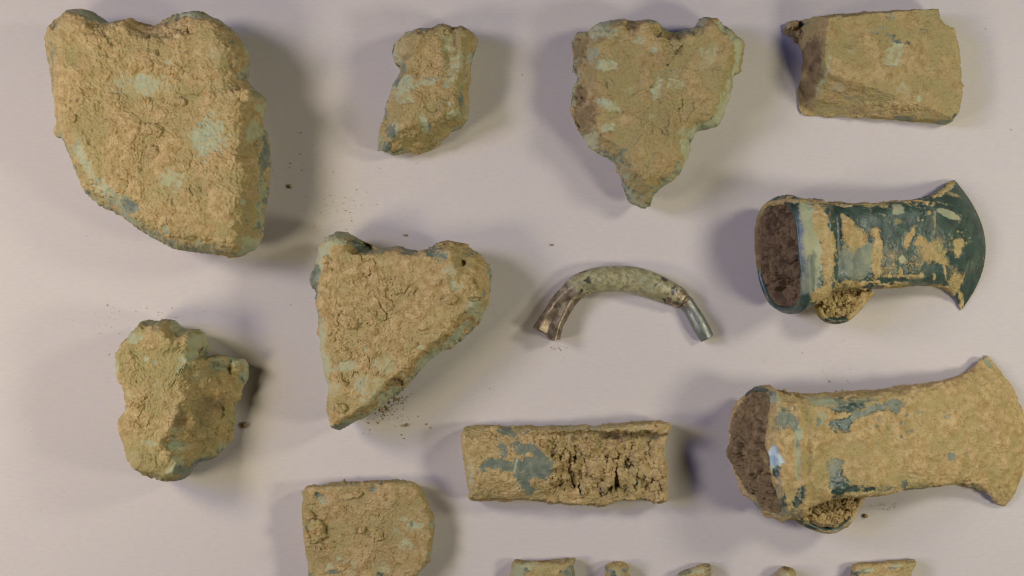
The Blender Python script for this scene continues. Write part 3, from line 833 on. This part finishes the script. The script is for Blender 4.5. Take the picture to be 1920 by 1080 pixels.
pts, tr = Z(170, 570, 3.0)
o, P, at = lump('metal_lump', pts([
    (150,340),(165,270),(200,210),(250,150),(285,100),(320,88),(370,92),(410,82),(450,92),(490,125),(520,148),(560,138),(600,150),(630,190),
    (635,230),(615,280),(640,295),(700,285),(760,290),(810,310),(845,315),(858,350),(855,430),(830,480),(815,540),(795,580),(790,640),
    (780,700),(765,770),(740,810),(690,860),(640,895),(590,905),(560,935),(545,960),(505,985),(460,1000),(420,995),(370,980),(330,975),
    (280,945),(240,905),(220,860),(190,790),(170,710),(175,660),(195,600),(205,540),(200,490),(170,440),(155,400)]),
    (320, 745), 134, zo=42, R=22, tuck=0.08, seed=8.9, tone=0.75, tilt=(-0.05, 0),
    zfun=ridge_z,
    bumps=[(438, 690, 20, 26, 16), (404, 680, 20, 22, -9), (318, 832, 18, 14, -7), (325, 845, 22, 8, 6), (372, 645, 26, 20, 4), (395, 770, 7, 18, -6), (300, 640, 30, 22, 6), (275, 870, 30, 16, 5)],
    patches=[(470,130,50,26,35,'p',.9),(270,190,30,36,30,'p',.7),(235,190,40,26,-30,'p',.7),(590,210,45,45,0,'p',.85),(540,310,45,40,0,'p',.8),(610,270,20,26,0,'q',.8),(510,370,26,30,0,'q',.6),
             (590,400,50,40,0,'q',.5),(680,350,34,36,0,'g',.7),(740,340,60,50,20,'q',.5),(825,420,36,50,0,'q',.85),(840,350,22,40,0,'p',.6),(460,780,50,26,0,'g',.5),(480,810,60,26,0,'p',.85),(480,730,30,36,0,'p',.6),
             (490,880,40,50,0,'p',.7),(460,940,55,34,0,'p',.9),(510,950,30,36,0,'g',.5),(330,780,60,16,8,'p',.7),(390,460,30,50,0,'p',.4),(150,360,20,50,0,'p',.8),(320,310,16,16,0,'p',.8),(365,330,14,18,0,'q',.8),(220,500,26,30,0,'p',.5),
             (240,850,26,36,0,'p',.6),(740,660,30,30,0,'p',.45),(480,560,30,60,20,'g',.4),(500,650,30,50,25,'b',.45),(660,570,50,36,0,'b',.4),(620,620,40,80,0,'b',.3),(620,895,60,16,-15,'g',.7),(385,145,30,26,0,'p',.5)],
    tr=tr, rim=(14, 0.95), relief=dict(big=3.2, plate=1.7, gran=1.7, fine=0.9, crack=3.0))
tag(o, 'knobbly ridged lump of corroded metal with two faces and a knob on its side', 'metal lump')

# ------------------------------------------------------------------ 9 curved rod
def rod():
    ox, oy, s = 960, 460, 4.571
    st = np.array([(296,754,128,0),(338,657,108,0),(382,585,103,0),(420,517,102,0),(497,420,97,0),(580,350,103,0),(675,308,106,0),(785,290,110,0),(925,284,109,0),(1060,300,112,0),(1170,336,114,0),
                   (1295,384,105,0),(1390,425,94,0),(1450,458,86,0),(1468,470,80,0),(1478,477,66,1),(1500,495,66,1),(1540,550,62,1),(1585,625,66,1),(1632,712,68,1),(1680,797,60,1)], float)
    zc = 24
    xy = np.array([lift((ox + a / s, oy + b / s), zc) for a, b in st[:, :2]])
    q = smooth_loop(np.concatenate([xy, st[:, 2:3] / s, st[:, 3:4]], 1), 1.1, closed=False)
    R_, K = len(q), 72
    t = np.gradient(q[:, :2], axis=0)
    t /= np.linalg.norm(t, axis=1, keepdims=True)
    sd = np.stack([-t[:, 1], t[:, 0]], -1)
    ang = np.linspace(0, 2 * np.pi, K, endpoint=False)
    u = np.arange(R_) / (R_ - 1)
    lat, ver = np.cos(ang), np.sin(ang)
    rad = q[:, 2]
    hgt = rad * lerp(0.90, 1.0, sstep(0.1, 0.25, u))
    P = np.zeros((R_, K, 3), np.float32)
    P[..., :2] = q[:, None, :2] + sd[:, None] * (lat[None, :, None] * rad[:, None, None])
    z = ver[None] * hgt[:, None]
    # flattened facet that widens towards the broken end
    g = sstep(0.30, 0.0, u)[:, None]
    z = smin(z, rad[:, None] * (1.02 - 0.50 * g + 0.22 * np.abs(lat[None]) * g), 0.6 + 0 * z)
    P[..., 2] = z + rad[:, None] * 0.92
    # oblique broken end
    end = sstep(0.05, 0.0, u)[:, None]
    P[..., :2] -= t[:, None] * (end * 9.0 * np.exp(-((lat[None] - 0.45) / 0.4) ** 2))[..., None]
    tube = P
    def ring(row, k, dx):
        c = tube[row].mean(0)
        r = c + (tube[row] - c) * k
        r[:, :2] += t[row] * dx
        return r
    P = np.concatenate([[ring(0, 0.45, -1.2)], [ring(0, 0.85, -1.0)], tube, [ring(-1, 0.85, 0.8)], [ring(-1, 0.4, 1.0)]]).astype(np.float32)
    u = np.concatenate([[0, 0], u, [1, 1]])[:, None]
    n = fbm(P / 12 + 2.2, 4)
    n2 = fbm(P / 22 + 8.2, 4)
    ends = np.maximum(sstep(0.30, 0.17, u + 0.12 * n), sstep(0.69, 0.76, u + 0.10 * n))
    at = new_attrs(P.shape[:2], 2.0, pat=1.0)
    at['pale'] = 0.42 + 0 * n
    dark = sstep(0.05, 0.35, n2) * sstep(0.17, 0.24, u) * sstep(0.40, 0.28, u) + sstep(0.10, 0.40, n2) * sstep(0.58, 0.66, u) * sstep(0.77, 0.72, u)
    at['pale'] = lerp(at['pale'], 0.08, np.clip(dark, 0, 1))
    at['metal'] = ends * 0.85
    tipm = sstep(0.78, 0.84, u + 0.03 * n)
    at['pale'] = lerp(at['pale'], 0.9, tipm)
    earth = (1 - ends) * sstep(0.2, 0.6, fbm(P / 13 + 30, 4))
    at['pat'] = 1 - 0.45 * earth
    N = grid_normals(P)
    d = earth_relief(P, at, 9.4, big=0.8, plate=0.7, gran=0.5, fine=0.35, crack=0.0, step_down=0.15)
    P = P + N * (d * lerp(0.9, 0.22, ends))[..., None]
    P[..., 2] = np.maximum(P[..., 2], 0)
    cut = int(np.argmax(np.concatenate([[0, 0], q[:, 3], [1, 1]]) > 0.5)) + 1
    mid = q[R_ // 2]
    o = grid_object('curved_rod', P[:cut + 2], {k: v[:cut + 2] for k, v in at.items()}, (mid[0], mid[1] + 20, 0))
    grid_object('rod_tip', P[cut:], {k: v[cut:] for k, v in at.items()}, (q[-1, 0], q[-1, 1], 0), o)
    return o
tag(rod(), 'curved bronze rod arched like a handle, with shiny bare metal ends', 'metal rod')

# ------------------------------------------------------------------ 10 half-open tube packed with earth
pts, tr = Z(830, 760, 4.0)
def tube_z(x, y, d, Ht):
    c = lift((1060, 870), 45)
    v = (y - c[1] + 0.01 * (x - c[0])) / 74.0
    q = np.stack([x, y, 0 * x + 3.3], -1)
    n = fbm(q / 26, 4)
    cyl = 20 + 54 * np.sqrt(np.clip(1 - v ** 2, 0.02, 1))
    h1, h2 = worley(np.stack([x + 22 * n, y * 0.8 + 0.3 * x + 20 * fbm(q / 18 + 4, 4), 0 * x + 3.3], -1) / 36)
    fill = 50 + 6 * n - 8 * sstep(0.0, 60, x - 1150) * sstep(-0.2, -0.6, v) + 16 * (0.45 - h1) - 9 * sstep(0.10, 0.02, h2 - h1) * sstep(0.0, 0.30, fbm(q / 40 + 12, 3)) + 2.5 * fbm(q / 12, 3)
    wall = sstep(0.62, 0.86, -v + 0.10 * n) * 66 + sstep(0.66, 0.88, v + 0.12 * n) * 50
    open_ = np.maximum(fill, wall)
    m = sstep(-14, 14, x - 1048 + 26 * n + 20 * np.abs(v))
    return lerp(cyl, open_, m)
o, P, at = lump('socket_fragment', pts([
    (145,190),(170,165),(330,150),(500,160),(700,160),(850,158),(1050,155),(1150,160),(1300,140),(1450,122),(1580,118),(1660,122),(1700,140),
    (1705,165),(1690,210),(1685,350),(1690,500),(1685,620),(1690,700),(1650,722),(1600,728),(1500,712),(1400,715),(1300,725),(1240,740),
    (1200,750),(1080,748),(900,738),(750,730),(600,718),(400,712),(210,705),(195,650),(180,560),(165,450),(150,330),(148,250)]),
    (1060, 870), 74, zo=22, R=7, tuck=0.03, seed=10.6, tone=0.2, zfun=tube_z, jitter=1.1, step=1.35,
    bumps=[(1158, 900, 6, 22, -16), (1172, 920, 9, 7, -12), (1090, 892, 6, 11, -6), (1150, 822, 22, 6, -8), (1200, 880, 16, 22, 6), (1070, 860, 18, 20, 5), (1125, 880, 18, 16, 6)],
    patches=[(490,205,80,36,20,'g',1),(620,200,60,20,10,'g',.6),(600,330,105,60,10,'g',1),(450,340,40,70,0,'g',.9),(700,390,80,50,20,'g',1),(670,455,135,80,5,'g',1),(470,450,150,55,0,'g',1),(350,430,60,40,-20,'g',.9),
             (300,510,45,40,30,'g',.9),(610,550,80,80,0,'g',1),(635,620,70,50,20,'g',1),(750,500,50,40,0,'g',.9),(545,450,6,50,15,'p',.5),(645,368,30,18,0,'s',1),(490,408,40,14,10,'s',.9),(410,560,140,55,15,'s',1),(430,640,150,60,0,'s',1),
             (710,580,50,36,0,'s',1),(200,480,30,90,0,'p',.6),(210,590,26,70,0,'p',.6),(210,300,40,40,0,'p',.4),(960,230,36,18,0,'p',.7),(960,165,110,16,0,'p',.5),(1145,175,26,26,0,'g',.8),(1400,165,280,24,-3,'p',.45),
             (1610,240,40,26,0,'g',.6),(1480,590,18,20,0,'p',1),(1680,330,12,100,0,'p',.6),(1330,240,140,30,0,'b',.75),(1550,230,90,30,0,'b',.4),(980,265,26,26,0,'b',.7),(1200,640,50,24,0,'b',.4),(950,560,30,20,0,'p',.4),(1040,660,22,30,0,'g',.7),(1250,640,80,16,0,'p',.4)],
    tr=tr, rim=(4, 0.3), relief=dict(big=1.6, plate=1.8, gran=1.7, fine=1.1, crack=2.6, step_down=1.4))
tag(o, 'broken metal tube split open at one end and packed with cracked earth', 'tube fragment')

# ------------------------------------------------------------------ 11 thin plate with one rounded corner, at the lower edge
pts, tr = Z(520, 870, 5.142)
o, P, at = lump('plate_fragment', pts([
    (245,260),(280,215),(400,198),(700,175),(1000,155),(1200,150),(1290,160),(1360,205),(1420,280),(1455,360),(1475,440),(1500,520),(1515,600),
    (1515,680),(1500,780),(1490,880),(1450,960),(1390,1040),(1350,1090),(1280,1170),(1000,1215),(700,1225),(400,1200),(310,1130),(295,1040),
    (285,940),(275,800),(265,700),(240,600),(238,500),(235,400),(240,330)]), (690, 1000), 52, zo=24, R=10, tuck=0.05, seed=11.8, tone=0.35, base={'brown': 0.16}, step=1.45, jitter=1.1,
    patches=[(440,345,65,34,50,'q',.95),(390,290,22,16,0,'g',.9),(910,250,36,28,0,'g',.75),(950,225,30,24,0,'g',.6),(1270,195,30,18,10,'p',.9),(1215,525,36,22,0,'p',.8),(1285,600,50,50,0,'p',.8),(1380,600,50,26,-20,'p',.6),(1290,570,12,26,0,'g',.9),
             (1150,650,36,34,0,'q',.7),(1240,780,75,55,10,'p',.65),(930,550,50,50,-30,'p',.4),(1490,590,18,30,0,'q',.9),(1480,880,26,40,0,'q',.9),(600,690,36,20,0,'p',.6),(610,770,55,45,0,'p',.4),(620,920,50,30,20,'g',.6),(500,1000,60,55,0,'p',.7),(740,960,40,40,0,'p',.8),
             (540,1050,80,30,0,'g',.8),(320,1060,26,26,0,'g',.8),(1000,1000,90,60,0,'p',.55),(990,1060,30,20,0,'d',.7),(1380,1040,50,30,-40,'p',.6),(560,880,50,40,0,'p',.4),(700,1030,50,26,0,'q',.6)],
    tr=tr, rim=(8, 0.6), relief=dict(big=1.8, plate=1.7, gran=1.8, fine=0.9, crack=1.6, step_down=1.2))
tag(o, 'flat square plate with a rounded corner, crumbly clods stuck along its straight side', 'plate fragment')
for x, y, rx, ry, rot, h, s in ((592, 988, 17, 13, 30, 8, 2.2), (590, 1006, 21, 13, -10, 9, 3.2), (580, 967, 10, 8, 60, 6, 4.2), (602, 1024, 10, 6, 40, 6, 5.5), (708, 1005, 13, 9, 15, 5, 6.2), (678, 993, 10, 5, -40, 4, 7.2),
                                (655, 930, 24, 6, -10, 2.5, 8.2)):
    clod(o, P, x, y, rx, ry, rot, h, s, 0.15)

# ------------------------------------------------------------------ 12-16 pieces reaching past the lower edge
pts, tr = Z(930, 1010, 4.364)
SM = dict(big=1.0, plate=1.2, gran=1.1, fine=0.7, crack=0.4, step_down=0.8)
o, P, at = lump('blade_fragment', pts([(125,220),(140,185),(165,168),(230,182),(350,190),(450,180),(560,165),(640,160),(655,175),(640,205),(645,260),(650,305),(655,420),(640,560),(600,600),(200,600),(140,560),(125,400),(122,300)]),
    (1019, 1098), 34, zo=12, R=8, tuck=0.04, seed=12.5, tone=0.5, step=1.3, jitter=0.7, relief=SM, rim=(4, .4),
    patches=[(210,250,80,50,0,'g',.85),(170,280,40,60,0,'q',.7),(600,280,60,70,30,'g',.75),(360,230,120,30,0,'p',.5),(590,190,60,20,0,'p',.5),(300,205,24,10,0,'p',.8),(400,190,260,12,0,'b',.5)], tr=tr)
tag(o, 'bluish green flat fragment with a slightly dished end, next to the square plate', 'blade fragment')
o, P, at = lump('rod_fragment', pts([(895,235),(910,212),(960,200),(1030,200),(1075,215),(1085,240),(1085,305),(1082,400),(1075,500),(1040,520),(940,520),(905,500),(895,400),(893,300)]),
    (1157, 1092), 40, zo=16, R=16, tuck=0.06, seed=13.5, tone=0.2, step=1.2, jitter=0.8, relief=SM, rim=(3, .3),
    patches=[(990,290,80,45,0,'q',.75),(930,260,40,16,10,'g',.8),(1060,250,26,20,0,'g',.7),(990,225,80,18,0,'s',1),(960,300,20,26,0,'d',.6)], tr=tr)
tag(o, 'narrow stub of metal rod with a tan earth cap, beside the bluish flat fragment', 'rod fragment')
o, P, at = lump('blade_fragment', pts([(1490,305),(1520,275),(1600,245),(1700,215),(1745,207),(1760,220),(1762,305),(1758,400),(1740,480),(1620,500),(1500,480),(1485,400)]),
    (1304, 1090), 32, zo=11, R=9, tuck=0.05, seed=14.5, tone=0.65, step=1.2, jitter=0.7, relief=SM, rim=(4, .4),
    patches=[(1620,270,60,26,-15,'p',.7),(1690,260,24,20,0,'p',.8),(1740,260,24,60,0,'g',.7),(1650,300,30,14,0,'s',1),(1550,285,50,16,-20,'g',.6)], tr=tr)
tag(o, 'small olive green fragment with a slanting top edge, between rod stub and nodule', 'blade fragment')
pts, tr = Z(1330, 1010, 4.364)
o, P, at = lump('metal_nodule', pts([(555,305),(570,275),(600,250),(640,240),(690,250),(715,285),(718,330),(700,400),(640,430),(580,400),(556,350)]),
    (1476, 1086), 44, zo=20, R=16, tuck=0.08, seed=15.5, tone=0.3, step=1.1, jitter=0.9, relief=SM, rim=(3, .3),
    patches=[(625,295,36,26,0,'p',.9),(640,250,50,12,0,'b',.8),(690,280,26,26,0,'s',1)], tr=tr)
tag(o, 'smallest rounded nodule with a dab of pale green on its top', 'metal nodule')
o, P, at = lump('blade_fragment', pts([(1165,305),(1172,235),(1200,212),(1300,200),(1400,195),(1500,183),(1600,178),(1680,173),(1695,190),(1680,230),(1660,270),(1650,320),(1630,450),(1560,520),(1280,520),(1190,480),(1165,400)]),
    (1655, 1092), 36, zo=12, R=6, tuck=0.05, seed=16.5, tone=0.2, step=1.3, jitter=0.8, relief=SM, rim=(3, .35), tilt=(-0.03, 0),
    facets=[(1600, 1070, 1715, 1056, 34, 0.25)],
    patches=[(1270,265,80,26,-8,'g',.85),(1200,290,40,22,0,'d',.6),(1520,235,80,16,-10,'g',.8),(1320,255,40,14,-5,'p',.7),(1560,220,50,10,-8,'p',.7),(1400,235,50,26,0,'s',1),(1680,200,24,26,0,'q',.5),(1240,220,50,16,0,'s',1)], tr=tr)
tag(o, 'wide straight-edged fragment with tan earth over green, nearest the tan axe', 'blade fragment')

# ------------------------------------------------------------------ crumbs of earth on the card
def crumb_mesh(r, seed, brown):
    rs = np.random.RandomState(seed)
    K, R_ = 9, 5
    a = np.linspace(0, 2 * np.pi, K, endpoint=False)
    th = np.linspace(0.35, np.pi - 0.35, R_)
    P = np.zeros((R_, K, 3))
    rad = r * (0.7 + 0.6 * rs.rand(R_, K))
    P[..., 0] = np.sin(th)[:, None] * np.cos(a)[None] * rad
    P[..., 1] = np.sin(th)[:, None] * np.sin(a)[None] * rad * (0.6 + 0.3 * rs.rand())
    P[..., 2] = (np.cos(th)[:, None] * rad + r * 0.75) * 0.8
    P[..., 2] = np.maximum(P[..., 2], 0)
    return P

CR = [(460, 797, 6.5, 1, 'dark crumb of earth lying just beside the knobbly ridged lump', 0.5), (1622, 967, 5.5, 2, 'crumb of earth lying under the loop of the tan axe', 0.4),
      (545, 350, 4.2, 3, 'crumb of earth lying in the shadow of the largest slab', 0.3), (762, 797, 3.8, 4, 'speck of earth between the triangular fragment and the packed tube', 0.3),
      (1034, 459, 2.8, 5, 'reddish speck of earth above the curved rod', 0.5), (760, 441, 3.0, 6, 'speck of earth above the straight top edge of the triangular fragment', 0.2)]
for x, y, r, s, lab, br in CR:
    P = crumb_mesh(r, s, br) + np.array([x, y, 0])
    o = grid_object('soil_crumb', P.astype(np.float32), new_attrs(P.shape[:2], 0.1, brown=br), (x, y, 0))
    tag(o, lab, 'crumb', 'crumbs of earth on the card')

def scattered():
    rs = np.random.RandomState(11)
    spots = []
    def cl(x, y, sx, sy, n, r0, r1):
        for k in range(n):
            spots.append((x + rs.normal() * sx, y + rs.normal() * sy, r0 + (r1 - r0) * rs.rand() ** 2.5))
    cl(745, 748, 9, 5, 55, 0.7, 2.4)
    cl(722, 768, 8, 6, 60, 0.7, 2.6)
    cl(720, 785, 26, 13, 55, 0.6, 1.8)
    cl(760, 790, 40, 30, 18, 0.7, 2.0)
    cl(650, 392, 26, 16, 30, 0.6, 1.4)
    cl(620, 400, 40, 30, 18, 0.6, 1.5)
    cl(1660, 950, 14, 5, 40, 0.6, 1.3)
    cl(1046, 655, 10, 3, 22, 0.5, 1.2)
    cl(555, 310, 26, 40, 14, 0.7, 1.6)
    cl(205, 630, 30, 30, 16, 0.7, 1.5)
    cl(1574, 716, 25, 12, 8, 0.8, 1.8)
    cl(735, 265, 30, 30, 10, 0.6, 1.2)
    cl(300, 590, 50, 12, 12, 0.7, 1.6)
    for k in range(60):
        spots.append((rs.rand() * 1920, rs.rand() * 1080, 0.6 + 0.8 * rs.rand() ** 3))
    V, F = [], []
    for x, y, r in spots:
        b = len(V)
        q = [(1, 0, .5), (0.3, 0.9, .5), (-0.8, 0.6, .5), (-0.8, -0.6, .5), (0.3, -0.9, .5), (0.1, 0, 1.2), (0, 0, 0)]
        for c in q:
            j = r * (0.75 + 0.5 * rs.rand())
            V.append(((x + c[0] * j - 960) * S, (540 - y - c[1] * j) * S, max(0, c[2] * j) * S + 0.00001))
        for k in range(5):
            F.append((b + k, b + (k + 1) % 5, b + 5))
            F.append((b + (k + 1) % 5, b + k, b + 6))
    me = bpy.data.meshes.new('earth_specks')
    me.from_pydata(V, [], F)
    for a, v in (('brown', 0.10), ('tone', 0.1)):
        at = me.attributes.new(a, 'FLOAT', 'POINT')
        at.data.foreach_set('value', np.full(len(V), v, np.float32))
    me.materials.append(FIND)
    o = bpy.data.objects.new('earth_specks', me)
    scene.collection.objects.link(o)
    o['kind'] = 'stuff'
    tag(o, 'fine specks of dry earth scattered over the grey card', 'earth')
scattered()
